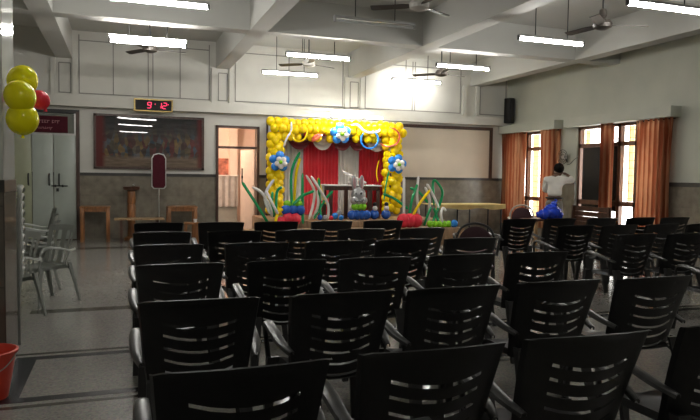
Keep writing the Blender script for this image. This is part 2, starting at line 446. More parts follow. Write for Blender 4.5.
MB().b2(-.33, .33, -.012, 0, -.2, .25).make('print', mat('poster_print', (.35, .12, .08), .6, noise=.9, nscale=5), t)
t = thing('curtained_table', 'small table skirted in pale striped cloth beyond the doorway', 'table', (2.5, 17.0, 0))
MB().grid(lambda u, v: (u, -.22+.025*math.sin(u*40), v), [i/40*.76-.38 for i in range(41)], [.62, 1.42], thick=.01).make('cloth_skirt', MT['stripe'], t)
MB().b2(-.4, .4, -.24, .25, 1.42, 1.45).make('table_top', MT['cloth_w'], t)
MB().b2(-.36, .36, -.19, .22, 0, .62).make('pedestal_box', MT['wht'], t)
t = thing('ceiling_lamp', 'lit lamp in the room beyond the doorway', 'lamp', (1.75, 15.8, 3.0))
MB().lathe([(.02, -.02), (.14, -.04), (.15, -.09), (.10, -.12)]).make('shade', mat('warm_lamp', (1, .8, .6), .5, noise=.01, emit=(1, .78, .6), estr=260), t)

# windows on the right wall
def window(name, y0, y1, posts, dark, opensh):
    f = MB(); x = XR+.10
    f.b2(x-.05, x+.05, y0, y0+.07, WZ0, WZ1); f.b2(x-.05, x+.05, y1-.07, y1, WZ0, WZ1)
    f.b2(x-.05, x+.05, y0, y1, WZ1-.06, WZ1); f.b2(x-.05, x+.05, y0, y1, WZ0, WZ0+.06)
    f.b2(x-.05, x+.05, y0, y1, 2.18, 2.27); f.b2(x-.05, x+.05, y0, y1, .90, 1.0)
    for p in posts: f.b2(x-.05, x+.05, p-.045, p+.045, WZ0, WZ1)
    w = struct(name, f, MT['frame'])
    g = MB()
    z = WZ0+.14
    while z < WZ1-.05: g.b2(x+.06, x+.072, y0, y1, z-.004, z+.004); z += .16
    n = int((y1-y0)/.33)
    for k in range(1, n): g.cyl((x+.066, y0+(y1-y0)*k/n, WZ0), (x+.066, y0+(y1-y0)*k/n, WZ1), .005, n=6)
    struct('window_grille', g, MT['iron'], w)
    struct('window_pane', MB().b2(x-.004, x+.004, y0+.05, y1-.05, WZ0+.05, WZ1-.05), MT['pane'], w)
    for (a, b) in dark: struct('smoked_pane', MB().b2(x-.03, x-.015, a, b, .78, 2.18), MT['darkpane'], w)
    for (a, b, c0, c1) in opensh: struct('shutter', MB().b2(x+.10, x+.13, a, b, c0, c1), MT['shutter'], w)
    return w
window('window_1', 12.75, 14.75, (13.45, 14.1), (), ((13.83, 14.05, .95, 2.6), (13.75, 14.0, .5, .9)))
window('window_2', 9.55, 12.12, (10.35, 10.83, 11.25), ((11.27, 11.98), (10.87, 11.2)), ((11.92, 12.05, 2.2, 2.6), (10.58, 10.72, 1.0, 2.6)))
# pelmets
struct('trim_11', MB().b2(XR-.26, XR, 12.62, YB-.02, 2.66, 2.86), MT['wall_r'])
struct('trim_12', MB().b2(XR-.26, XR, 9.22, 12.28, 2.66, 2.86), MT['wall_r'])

# curtains
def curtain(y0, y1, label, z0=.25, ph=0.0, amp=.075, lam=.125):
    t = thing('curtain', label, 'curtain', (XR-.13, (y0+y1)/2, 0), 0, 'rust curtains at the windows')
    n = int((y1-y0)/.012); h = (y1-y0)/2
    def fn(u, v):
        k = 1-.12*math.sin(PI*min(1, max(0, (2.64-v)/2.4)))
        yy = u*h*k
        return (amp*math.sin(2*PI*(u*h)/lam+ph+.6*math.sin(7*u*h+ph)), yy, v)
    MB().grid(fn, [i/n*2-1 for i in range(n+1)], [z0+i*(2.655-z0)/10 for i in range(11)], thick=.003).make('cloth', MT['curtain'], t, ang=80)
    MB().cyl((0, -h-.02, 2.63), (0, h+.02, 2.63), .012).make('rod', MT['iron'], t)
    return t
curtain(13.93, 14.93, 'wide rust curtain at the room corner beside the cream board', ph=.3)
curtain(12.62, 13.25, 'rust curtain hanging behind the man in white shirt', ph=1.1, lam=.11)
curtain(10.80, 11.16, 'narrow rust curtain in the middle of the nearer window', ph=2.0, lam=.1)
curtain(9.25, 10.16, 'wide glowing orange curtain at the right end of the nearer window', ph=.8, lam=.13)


# ------------------------------------------------------------------ lights and fans
def tube_light(x, y, z, lit, label, L=1.22):
    t = thing('tube_light', label, 'light', (x, y, z), 0, 'hanging tube lights')
    MB().b2(-L/2, L/2, -.035, .035, .035, .07, bev=.006).make('batten', MT['batten'], t)
    MB().cyl((-L/2+.02, 0, 0), (L/2-.02, 0, 0), .021 if lit else .017, n=12).make('tube', MT['tube_on'] if lit else MT['tube_off'], t)
    for s in (-1, 1): MB().box((s*(L/2-.01), 0, .018), (.03, .045, .075), bev=.004).make('end_cap', MT['batten'] if not lit else MT['iron'], t)
    for s in (-1, 1): MB().cyl((s*.30, 0, .07), (s*.30, 0, ZC-z), .008, n=8).make('hanger_rod', MT['iron'], t)
    return t
TW = tube_light(.42, 11.15, 3.6, True, 'lit twin tube light hanging in front of the fan above the digital clock')
MB().cyl((-.60, -.07, .075), (.60, -.07, .075), .016, n=12).make('tube', MT['tube_on'], TW)
tube_light(.46, 8.47, 3.6, True, 'lit tube light at the top left edge, nearest to the camera on the left')
tube_light(3.37, 13.24, 3.6, True, 'lit tube light nearest the back wall, left of the balloon arch')
tube_light(3.36, 11.15, 3.6, True, 'lit tube light under the middle fan, above the balloon arch')
tube_light(6.93, 14.5, 3.84, True, 'lit tube light glaring against the back wall right of the arch', L=1.36)
tube_light(6.5, 11.45, 3.68, True, 'lit tube light beside the brown fan near the wall speaker')
tube_light(6.34, 8.43, 3.6, True, 'lit tube light left below the large fan at upper right')
tube_light(6.40, 6.26, 3.6, True, 'lit tube light at the top right corner')
tube_light(3.37, 8.44, 3.6, False, 'unlit grey tube light in the dark middle ceiling bay')
tube_light(.44, 5.9, 3.6, True, 'lit tube light above the left seats, out of frame')
tube_light(.44, 1.2, 3.6, True, 'added unseen tube light at the rear of the hall, left bay')  # unseen tube added behind the camera to lift chair backs and near floor
tube_light(6.4, .8, 3.6, True, 'added unseen tube light at the rear of the hall, right bay')  # second unseen tube, likewise added to brighten the near seats

def fan(x, y, z, label, m, spin, hub=None):
    t = thing('ceiling_fan', label, 'fan', (x, y, z), spin, 'ceiling fans')
    MB().lathe([(.02, .09), (.10, .07), (.13, .02), (.12, -.03), (.05, -.06)], n=18).make('motor', hub or m, t)
    MB().cyl((0, 0, .08), (0, 0, ZC-z), .012, n=8).make('down_rod', MT['iron'], t)
    MB().lathe([(.02, 0), (.055, .05), (.045, .13), (.015, .15)], (0, 0, .08)).make('canopy', m, t)
    for k in range(3):
        a = k*2*PI/3; R = Matrix.Rotation(a, 3, 'Z')
        b = MB(); P = [(.12, -.03), (.2, -.055), (.6, -.07), (.62, -.03), (.62, .05), (.2, .06), (.12, .03)]
        vs = [R @ Vector((p, q, .012*(1 if q > 0 else -1))) for p, q in P]
        A = [b.bm.verts.new(v+Vector((0, 0, .004))) for v in vs]; B = [b.bm.verts.new(v-Vector((0, 0, .004))) for v in vs]
        b.bm.faces.new(A); b.bm.faces.new(B[::-1]); n = len(vs)
        for i in range(n): b.bm.faces.new((A[i], A[(i+1) % n], B[(i+1) % n], B[i]))
        b.make('blade', m, t)
    return t
fan(6.22, 11.85, 3.6, 'brown ceiling fan behind the tube light near the wall speaker', MT['fan'], .25)
fan(6.25, 7.2, 3.58, 'large brown ceiling fan at the upper right', MT['fan'], -.35)
fan(3.42, 12.0, 3.62, 'white ceiling fan between two tube lights above the arch', MT['fan'], .4, MT['fan_w'])
fan(.47, 11.75, 3.62, 'ceiling fan half hidden behind the tube light above the clock', MT['fan'], .1)
fan(3.55, 7.4, 3.62, 'ceiling fan at the top edge above the unlit tube', MT['fan'], .5, MT['fan_w'])


# ------------------------------------------------------------------ black plastic armchairs
def slab_leg(a, b, w0, w1, dx):
    """L-section tapered leg from a (top) to b (foot); dx: side sign"""
    m = MB(); a, b = Vector(a), Vector(b)
    prof = lambda w: [(-w, -w*.7), (w, -w*.7), (w, w*.7), (w*.55, w*.7), (w*.55, -w*.2), (-w, -w*.2)]
    A = [m.bm.verts.new(a+Vector((p*dx, q, 0))) for p, q in prof(w0)]
    B = [m.bm.verts.new(b+Vector((p*dx, q, 0))) for p, q in prof(w1)]; n = 6
    m.bm.faces.new(A); m.bm.faces.new(B[::-1])
    for i in range(n): m.bm.faces.new((A[i], A[(i+1) % n], B[(i+1) % n], B[i]))
    return m


def seat_mb(w=.225, z=.43):
    us = [-1, -.92, -.7, -.35, 0, .35, .7, .92, 1]; vs = [-1, -.8, -.4, 0, .4, .75, .92, 1]
    def fn(u, v):
        ww = w*(1-.10*(1-v)/2)
        zz = z - .016*(1-u*u)*(1-abs(v)*.5) - (.03*max(0, (v-.75)/.25)**2) - (.035 if abs(u) == 1 else 0) - (.02 if v == -1 else 0)
        return (u*ww, .02+v*.225, zz)
    return MB().grid(fn, us, vs, thick=.008)


def arm_mb(s, back=(.262, -.235, .570), tip=(.290, .16, .645), foot=(.264, .235, .40)):
    ctrl = [Vector((back[0], back[1], back[2])), Vector((.286, -.13, .598)), Vector((tip[0]+.002, .02, .634)), Vector(tip),
            Vector((.286, .228, .58)), Vector(foot)]
    P = []
    for i in range(len(ctrl)-1):
        p0, p1, p2, p3 = ctrl[max(0, i-1)], ctrl[i], ctrl[i+1], ctrl[min(len(ctrl)-1, i+2)]
        for k in range(5):
            t = k/5; P.append(.5*((2*p1)+(-p0+p2)*t+(2*p0-5*p1+4*p2-p3)*t*t+(-p0+3*p1-3*p2+p3)*t**3))
    P.append(ctrl[-1]); n = len(P)
    m = MB(); rows = []
    for i, p in enumerate(P):
        d = (P[min(n-1, i+1)]-P[max(0, i-1)]).normalized(); side = Vector((1, 0, 0)); up = side.cross(d).normalized()
        if up.z < 0 and i < n*.6: up = -up
        w = .014+.015*math.sin(PI*min(1, i/(n-1)*1.25))
        row = []
        for q, h in ((-w, -.012), (-w*.9, .001), (-w*.4, .006), (w*.4, .006), (w*.9, .0), (w*1.08, -.016)):
            c = p+side*q+up*h; row.append(m.bm.verts.new((c.x*s, c.y, c.z)))
        rows.append(row)
    F = []
    for i in range(n-1):
        for k in range(5): F.append(m.bm.faces.new((rows[i][k], rows[i][k+1], rows[i+1][k+1], rows[i+1][k])))
    bmesh.ops.recalc_face_normals(m.bm, faces=F)
    bmesh.ops.solidify(m.bm, geom=F, thickness=.005)
    return m


def black_back():
    us = [-1, -.97, -.88, -.78, -.70, -.63, -.4, -.2, 0, .2, .4, .63, .70, .78, .88, .97, 1]
    zs = [.40]; slots = []
    for c in (.452, .514, .576, .638, .700, .757):
        zs += [c-.0066, c+.0066]; slots.append(len(zs)-2)
    zs += [.80, .835, .862, .870, .868]; zi = [0]
    def fn(u, z):
        v = (z-.40)/.46
        hw = .236+.047*v**.8
        au = abs(u)
        zz = z
        k = min(1, max(0, (.86-z)/.1))
        zz -= .027*(1-min(1, au/.63)**2)*k if z > .41 else 0      # slats sag in the middle
        zz += (.012*(1-u*u))*v**3                                   # arched top edge
        if au > .9: zz -= (.010*((au-.9)/.1)**1.5)*min(1, v)**6     # rounded corners
        lens = 1-min(1, au/.60)**2
        y = -.195-.115*v-.025*v*v+.065*u*u+(.028 if au == 1 else .006 if au > .95 else 0)-(.006 if z == .870 else .016 if z == .868 else 0)
        return (u*hw, y, zz)
    def lens_fn(u, z):
        x, y, zz = fn(u, z)
        return (x, y, zz)
    skip = lambda u, j: j in slots and abs(u) < .63
    return MB().grid(lens_fn, us, zs, skip=skip, thick=.016)


def make_black_chair():
    t = thing('plastic_armchair', 'x', 'chair')
    seat_mb().make('seat', MT['blk'], t); black_back().make('backrest', MT['blk'], t)
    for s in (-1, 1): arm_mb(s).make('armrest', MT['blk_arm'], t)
    for s in (-1, 1):
        slab_leg((s*.245, .215, .43), (s*.270, .255, 0), .034, .020, s).make('leg', MT['blk'], t)
        slab_leg((s*.205, -.19, .47), (s*.245, -.315, 0), .036, .020, s).make('leg', MT['blk'], t)
    return t


ORD = ['first', 'second', 'third', 'fourth', 'fifth', 'sixth', 'seventh']
ROWS = [1.88, 2.94, 4.19, 5.34, 6.52, 7.75]
RN = ['nearest row', 'second row from the camera', 'third row from the camera', 'fourth row from the camera', 'fifth row from the camera', 'farthest row before the stage']
proto = make_black_chair(); used = False
def put_black(x, ytop, label, group, rz=0.0, jit=True):
    global used
    o = proto if not used else copy_tree(proto); used = True
    if jit: x += random.uniform(-.008, .008); ytop += random.uniform(-.02, .02); rz += random.uniform(-.03, .03)
    o.location = (x+.012, ytop+.325, 0); o.rotation_euler = (0, 0, rz)
    o['label'] = label; o['group'] = group
    return o
colx = [[.345, 1.02, 1.68, 2.41], [.34, 1.04, 1.67, 2.38, 3.06], [.34, 1.06, 1.73, 2.44, 3.13], [.35, 1.08, 1.78, 2.47, 3.20],
        [.36, 1.08, 1.80, 2.50, 3.24], [.39, 1.13, 1.83, 2.55, 3.28]]
for r, xs in enumerate(colx):
    for c, x in enumerate(xs):
        put_black(x, ROWS[r], f'black slatted plastic armchair, {RN[r]}, {ORD[c]} from the left aisle', 'black armchairs in the left block')
right = {2: [5.35], 3: [5.25, 5.95], 4: [5.42, 6.10, 6.82, 7.52], 5: [5.42, 6.12, 6.88, 7.66, 8.36]}
for r, xs in right.items():
    for c, x in enumerate(xs):
        put_black(x, ROWS[r], f'black plastic armchair right of the aisle, {RN[r]}, {ORD[c]} seat', 'black armchairs in the right block')


# ------------------------------------------------------------------ white plastic chairs
def white_back():
    us = [-1, -.94, -.78, -.62, -.46, -.24, -.10, .10, .24, .46, .62, .78, .94, 1]
    vs = [0, .06, .16, .3, .45, .6, .74, .86, .95, 1]
    def fn(u, v):
        hw = .185+.045*v
        z = .41+.43*v+.015*(1-u*u)*v*v
        return (u*hw*(1 if abs(u) > .7 else (1-.25*math.sin(PI*v)*(abs(u) < .3))), -.20-.11*v+.05*u*u, z)
    def skip(u, j): return 1 <= j <= 6 and (.24 < abs(u) < .46 or .62 < abs(u) < .78)
    return MB().grid(fn, us, vs, skip=skip, thick=.010)
def make_white_chair():
    t = thing('plastic_armchair', 'x', 'chair')
    seat_mb(.215, .42).make('seat', MT['wht'], t); white_back().make('backrest', MT['wht'], t)
    for s in (-1, 1): arm_mb(s, back=(.225, -.25, .60)).make('armrest', MT['wht'], t)
    for s in (-1, 1):
        slab_leg((s*.24, .20, .42), (s*.265, .245, 0), .030, .018, s).make('leg', MT['wht'], t)
        slab_leg((s*.195, -.18, .45), (s*.235, -.29, 0), .030, .018, s).make('leg', MT['wht'], t)
    return t
wproto = make_white_chair(); wused = False
def put_white(x, y, z, rz, label, group):
    global wused
    o = wproto if not wused else copy_tree(wproto); wused = True
    o.location = (x, y, z); o.rotation_euler = (0, 0, rz); o['label'] = label; o['group'] = group
    return o
FACE = math.atan2(.75, -.66)           # turns +Y towards (-.75,-.66)
put_white(-.84, 7.78, 0, FACE, 'white plastic chair standing alone near the cupboard doors, front to the left', 'white chairs by the column')
put_white(-1.10, 6.93, 0, FACE+.25, 'white plastic chair half hidden between the column and the lone white chair', 'white chairs by the column')
for k in range(3):
    put_white(-1.04-.02*k, 8.75, .075*k, PI/2+.1, f'white plastic chair, {["bottom", "middle", "top"][k]} of the short stack before the cupboard doors', 'white chairs in the short stack')
NUM = ['bottom', 'second from bottom', 'third from bottom', 'fourth from bottom', 'fifth from bottom', 'middle', 'fifth from top', 'fourth from top', 'third from top', 'second from top', 'top']
for k in range(11):
    put_white(-1.115, 6.10, .069*k, PI+.12, f'white plastic chair, {NUM[k]} of the tall stack behind the column', 'white chairs in the tall stack')

# ------------------------------------------------------------------ bucket and balloons at the column
t = thing('bucket', 'orange red plastic bucket on the floor at the left edge', 'bucket', (-.815, 4.55, 0))
t.scale = (1.1, 1.1, 1.1)
MB().lathe([(.105, 0), (.15, .265), (.16, .265), (.163, .28), (.15, .283), (.142, .265), (.10, .012)], n=28).make('body', MT['orange_plastic'], t)
MB().tube([(-.155, 0, .26), (-.10, -.14, .20), (.0, -.175, .18), (.10, -.14, .20), (.155, 0, .26)], .004).make('handle', MT['steel'], t)

def balloon_mb(c, r, tilt=0.0):
    m = MB(); R = Matrix.Rotation(tilt, 3, 'Y')
    m.ball(c, r, (1, 1, 1.08), R, 18, 12)
    k = Vector(c)+R @ Vector((0, 0, -r*1.1))
    m.cyl(k+Vector((0, 0, .01)), k-Vector((0, 0, .018)), .006, .014, 8)
    return m
def single_balloon(px, py, Y, r, m, label, group='balloons tied to the column', tilt=0.0):
    p = atY(px, py, Y); b = balloon_mb((0, 0, 0), r, tilt).make('balloon', m); b.location = p
    return tag(b, label, 'balloon', group)
single_balloon(22.5, 80.5, 5.28, .106, MT['yel_g'], 'topmost yellow balloon of the bunch on the column', tilt=.3)
single_balloon(20, 96.4, 5.08, .106, MT['yel_g'], 'middle yellow balloon of the bunch on the column', tilt=-.3)
single_balloon(22.5, 119, 5.12, .109, MT['yel_g'], 'lowest yellow balloon of the bunch on the column')
single_balloon(40, 100, 5.35, .070, MT['red_b'], 'small red balloon beside the yellow ones on the column', tilt=-.5)

# ------------------------------------------------------------------ back wall: cupboard doors, sign, picture, clock
t = thing('cupboard', 'pale green cupboard doors with glass transom in the back left corner', 'cupboard', (-1.4, YB-.03, 0))
def cup(x0, x1, z0, z1, y0, y1, name, m, par=None, **k): return MB().b2(x0+1.4, x1+1.4, y0, y1, z0, z1, **k).make(name, m, par or t)
cup(-.93, -.86, 0, 2.76, -.06, .03, 'side_frame', MT['brownframe']); cup(-2.6, -.86, 2.72, 2.80, -.05, .03, 'top_frame', MT['iron'])
l1 = cup(-2.3, -1.80, .02, 2.70, -.03, 0, 'door', MT['door2'], bev=.004)
l2 = cup(-1.785, -1.385, .02, 2.25, -.03, 0, 'door', MT['door'], bev=.004)
l3 = cup(-1.37, -.935, .02, 2.25, -.03, 0, 'door', MT['door'], bev=.004)
cup(-1.795, -.93, 2.27, 2.70, -.02, 0, 'transom_glass', MT['glass_dark']); cup(-1.795, -.93, 2.25, 2.29, -.04, 0, 'transom_rail', MT['steel'])
cup(-.965, -.93, 2.25, 2.72, -.045, 0, 'steel_post', MT['steel'])
for x, par in ((-1.86, l1), (-1.46, l2), (-1.27, l3)):
    MB().tube([(x+1.4, -.03, 1.18), (x+1.4, -.07, 1.22), (x+1.4, -.07, 1.38), (x+1.4, -.03, 1.42)], .016).make('handle', MT['iron'], par)
h = MB().cyl((-.02, -.05, 1.165), (.30, -.05, 1.165), .012); h.box((.10, -.05, 1.08), (.05, .03, .07)); h.box((.06, -.04, 1.165), (.03, .04, .05)); h.box((.2, -.04, 1.165), (.03, .04, .05))
h.make('sliding_bolt', MT['iron'], l3)
sg = thing('sign', 'maroon name plate with two faint lines of lettering above cupboard doors', 'sign', (-1.43, YB-.065, 2.47))
MB().b2(-.42, .34, -.012, .012, -.17, .18, bev=.004).make('plate', MT['maroon'], sg)
random.seed(3)
x = -.26
for w in [5, 3]:
    L = MB()
    for k in range(w):
        hh = random.choice((.045, .06, .07)); L.cyl((x, -.013, .06-hh/2), (x, -.013, .06+hh/2), .007, n=6); L.box((x+.018, -.013, .06+random.choice((-.02, .02))), (.035, .004, .012))
        L.box((x+.018, -.013, .085), (.04, .004, .010)); x += .052
    x += .04; L.make('lettering', MT['pinkmark'], sg)
x = -.27; L = MB()
for k in range(9):
    L.lathe([(.012, -.002), (.017, 0), (.012, .002)], (x, 0, 0), 8) if False else None
    hh = random.choice((.03, .035, .045)); L.box((x, -.013, -.075), (.010, .004, hh)); L.box((x+.012, -.013, -.075+random.choice((-.012, .012, 0))), (.026, .004, .010)); x += .036
L.box((x-.05, -.013, -.10), (.012, .004, .04))
L.make('lettering', MT['pinkmark'], sg)

t = thing('framed_picture', 'large framed crowd scene behind reflecting glass on the back wall', 'picture', (.6, YB-.02, 2.15))
pw, ph = 1.18, .60
MB().b2(-pw, pw, -.05, .02, ph-.05, ph).b2(-pw, pw, -.05, .02, -ph, -ph+.05).b2(-pw, -pw+.05, -.05, .02, -ph, ph).b2(pw-.05, pw, -.05, .02, -ph, ph).make('frame', MT['brownframe'], t)
def bulge(u, v): return (u*(pw-.05), -.025-.010*(1-(v*1.0)**2)*(1-.3*u*u), v*(ph-.05))
g = MB().grid(bulge, [i/16-1 for i in range(33)], [i/8-1 for i in range(17)]).make('print', MT['print'], t)

t = thing('digital_clock', 'black digital clock with red figures 9:12 on the ledge', 'clock', (.66, YB-.26, 2.955))
cw, ch = .39, .125
MB().b2(-cw, cw, -.02, .04, -ch, ch).make('face', MT['blackgloss'], t)
MB().b2(-cw-.02, cw+.02, -.03, .04, ch-.012, ch+.012).b2(-cw-.02, cw+.02, -.03, .04, -ch-.012, -ch+.012).b2(-cw-.02, -cw+.008, -.03, .04, -ch, ch).b2(cw-.008, cw+.02, -.03, .04, -ch, ch).make('bezel', MT['gold'], t)
SEG = {'a': (0, 1, 'h'), 'g': (0, 0, 'h'), 'd': (0, -1, 'h'), 'f': (-1, .5, 'v'), 'b': (1, .5, 'v'), 'e': (-1, -.5, 'v'), 'c': (1, -.5, 'v')}
def digit(cx, segs):
    m = MB()
    for s in segs:
        a, b, o = SEG[s]; X = cx+a*.038+b*.010; Z = b*.062
        m.box((X, -.024, Z), (.062, .008, .012) if o == 'h' else (.013, .008, .052))
    m.make('digit', MT['red_led'], t)
digit(-.09, 'abfgcd'); digit(.125, 'bc'); digit(.235, 'abged')
MB().box((.035, -.024, .025), (.014, .008, .014)).box((.31, -.024, .03), (.014, .008, .014)).make('colon', MT['red_led'], t)

# sign on a stand
t = thing('sign_stand', 'maroon rounded panel with pale rim on a thin stand by the picture', 'sign', (.76, 14.55, 0))
pts = [(-.11, 1.12), (.11, 1.12), (.155, 1.17), (.155, 1.80), (.11, 1.88), (0, 1.91), (-.11, 1.88), (-.155, 1.80), (-.155, 1.17)]
MB().prism([(a*.88, 1.51+(b-1.51)*.94) for a, b in pts], -.022, .0).make('panel', MT['maroon'], t)
MB().prism(pts, -.012, .012).make('rim', MT['steel'], t)
MB().cyl((0, .02, .03), (0, .02, 1.3), .016).make('pole', MT['steel'], t)
MB().lathe([(.19, 0), (.19, .015), (.03, .04), (.02, .06)], n=20).make('base', MT['iron'], t)

# wooden tables along the back wall
def frame_table(x0, x1, label, y=14.55, h=.75, d=.5):
    t = thing('side_table', label, 'table', ((x0+x1)/2, y, 0), 0, 'teak side tables at the back wall'); w = (x1-x0)/2
    MB().b2(-w, w, -d/2, d/2, h-.035, h, bev=.006).make('table_top', MT['wood'], t)
    MB().b2(-w+.05, w-.05, -d/2+.02, -d/2+.045, h-.11, h-.03).b2(-w+.05, w-.05, d/2-.045, d/2-.02, h-.11, h-.03).make('apron', MT['wood'], t)
    for sx in (-1, 1):
        for sy in (-1, 1): MB().box((sx*(w-.045), sy*(d/2-.04), (h-.03)/2), (.07, .06, h-.03), bev=.004).make('leg', MT['wood'], t)
    return t
frame_table(-.84, -.24, 'teak side table beside the cupboard, left of the wooden pedestal')
frame_table(.92, 1.57, 'teak side table right of the maroon stand sign')
t = thing('coffee_table', 'low pale topped table in front of the wooden pedestal', 'table', (.34, 14.15, 0))
MB().b2(-.5, .5, -.25, .25, .48, .51, bev=.005).make('table_top', MT['wood_l'], t)
for sx in (-1, 1):
    for sy in (-1, 1): MB().box((sx*.36, sy*.18, .24), (.05, .05, .48)).make('leg', MT['wood_d'], t)
t = thing('wooden_pedestal', 'turned wooden pedestal with dark flat top before the tiled wall', 'pedestal', (.19, 14.65, 0))
MB().lathe([(.16, 0), (.16, .05), (.09, .08), (.075, .3), (.09, .5), (.085, .75), (.075, .78), (.09, .82), (.08, 1.05), (.07, 1.08)], n=16).make('shaft', MT['wood'], t)
MB().lathe([(.08, 1.07), (.17, 1.10), (.18, 1.16), (.17, 1.17), (.02, 1.17)], n=20).make('top_dish', MT['wood_d'], t)
MB().ball((.04, 0, 1.19), .025).make('lamp_wick', MT['steel'], t)
t = thing('stool', 'small teak stool beside the teak table, white cup on top', 'stool', (1.38, 13.75, 0))
MB().b2(-.15, .15, -.14, .14, .40, .44, bev=.006).make('stool_top', MT['wood'], t)
for sx in (-1, 1):
    for sy in (-1, 1): MB().box((sx*.12, sy*.11, .2), (.04, .04, .40)).make('leg', MT['wood'], t)
t = MB().lathe([(.03, 0), (.045, .07), (.04, .07), (.027, .006)], n=16).make('cup', MT['wht_b']); t.location = (1.45, 13.7, .44)
tag(t, 'small white cup on the teak stool near the aisle', 'cup')

# ------------------------------------------------------------------ stage
t = thing('stage', 'low boarded wooden stage under the balloon arch', 'stage', (4.6, 13.9, 0))
MB().b2(-1.7, 2.35, -1.0, 1.07, 0, .5, bev=.008).make('platform', MT['stagewood'], t)
ZS = .5
t = thing('stage_step', 'long brown wooden step along the front of the stage', 'step', (4.6, 12.57, 0))
MB().b2(-2.3, 2.5, -.3, .3, 0, .36, bev=.01).make('step_body', MT['stagewood'], t)
ZST = .36

# backdrop
def drape(x0, x1, m, label, z0=.52, z1=2.72, y=14.82):
    t = thing('backdrop_curtain', label, 'curtain', ((x0+x1)/2, y, z0), 0, 'satin backdrop curtains')
    w = (x1-x0)/2; n = int(w*2/.012); ph = random.uniform(0, 6)
    MB().grid(lambda u, v: (u*w, .022*math.sin(u*w*2*PI/.085+ph)+.01*math.sin(u*w*19), v), [i/n*2-1 for i in range(n+1)], [0, (z1-z0)*.5, z1-z0], thick=.003).make('cloth', m, t, ang=80)
drape(3.52, 4.10, MT['silk_s'], 'silver satin backdrop panel at the left of the stage')
drape(4.10, 5.00, MT['silk_r'], 'red satin backdrop panel left of the middle')
drape(5.00, 5.53, MT['silk_s'], 'silver satin backdrop panel behind the top flower balloon')
drape(5.53, 6.2, MT['silk_r'], 'red satin backdrop panel behind the bunny balloon, right side')
t = thing('backdrop_frame', 'dark pipe frame carrying the satin backdrop', 'frame', (4.9, 14.88, .5))
MB().cyl((-1.66, 0, 0), (-1.66, 0, 2.28), .025).make('post', MT['wood_d'], t); MB().cyl((1.34, 0, 0), (1.34, 0, 2.28), .025).make('post', MT['wood_d'], t)
MB().cyl((-1.66, 0, 2.25), (1.34, 0, 2.25), .02).make('crossbar', MT['wood_d'], t)
def swag(xc, w, m, label):
    t = thing('swag', label, 'drape', (xc, 14.62, 2.33), 0, 'satin swags along the backdrop')
    def fn(u, v): return (u*w, -.05*math.sin(PI*v)-.02*math.sin(v*14), .08-v*.34*(1-u*u)**.6-.02*u*u)
    MB().grid(fn, [i/10-1 for i in range(21)], [i/12 for i in range(13)], thick=.004).make('cloth', m, t)
for i, (xc, w, k, lb) in enumerate(((3.95, .30, 'silk_m', 'maroon swag beside the left balloon column'), (4.52, .27, 'silk_s', 'silver swag over the left red panel'),
        (5.02, .26, 'silk_m', 'maroon swag beside the top flower balloon on its left'), (5.42, .25, 'silk_m', 'maroon swag right of the top flower balloon'), (5.92, .30, 'silk_s', 'silver swag under the blue balloon ring'))):
    swag(xc, w, MT[k], lb)

# yellow balloon arch: 100 balloons as parts, the rest as one part
arch = thing('balloon_arch', 'tall arch of packed yellow balloons framing the stage', 'balloon arch', (5.0, 14.5, ZS))
bl = []
random.seed(11)
for side, x0, x1 in ((-1, 3.23, 3.46), (1, 6.14, 6.46)):
    z = .64; k = 0
    while z < 2.30:
        n = 3 if True else 2
        for i in range(n):
            x = x0+(x1-x0)*(i/(n-1)) + (.05 if k % 2 else -.03)*(1 if i == 1 else .5)
            y = 14.5-(.07 if i == 1 else .0)+random.uniform(-.02, .02)
            bl.append((x+random.uniform(-.015, .015), y, z+random.uniform(-.02, .02)+(.07 if i == 1 else 0), random.uniform(.096, .112)))
        z += .155; k += 1
x = 3.23
k = 0
while x < 6.50:
    for i, z in enumerate((2.36, 2.53, 2.69)):
        bl.append((x+(.08 if i == 1 else 0)+random.uniform(-.015, .015), 14.46-(.07 if i == 1 else 0)+random.uniform(-.02, .02), z+random.uniform(-.02, .02), random.uniform(.098, .114)))
    x += .16; k += 1
bl = [b for b in bl if not (b[0] > 3.6 and b[0] < 6.05 and b[2] < 2.4 and (int(b[0]*50) % 3 == 0))]
bmesh_src = MB().ball((0, 0, 0), 1, (1, 1, 1.05), None, 14, 10); one = bmesh_src.make('balloon', MT['yel'], arch)
for i, (x, y, z, r) in enumerate(bl[:100]):
    o = one if i == 0 else one.copy()
    if i: C.objects.link(o); o.parent = arch
    o.location = Vector((x, y, z))-Vector(arch.location); o.scale = (r, r, r)
rest = MB()
for x, y, z, r in bl[100:]: rest.ball(Vector((x, y, z))-Vector(arch.location), r, (1, 1, 1.05), None, 14, 10)
o = rest.make('balloon', MT['yel'], arch); o['kind'] = 'stuff'
MB().tube([(-1.65, .09, 0), (-1.65, .09, 2.1), (-1.6, .09, 2.2), (1.25, .09, 2.2), (1.3, .09, 2.1), (1.3, .09, 0)], .015).make('support_pipe', MT['wood_d'], arch)

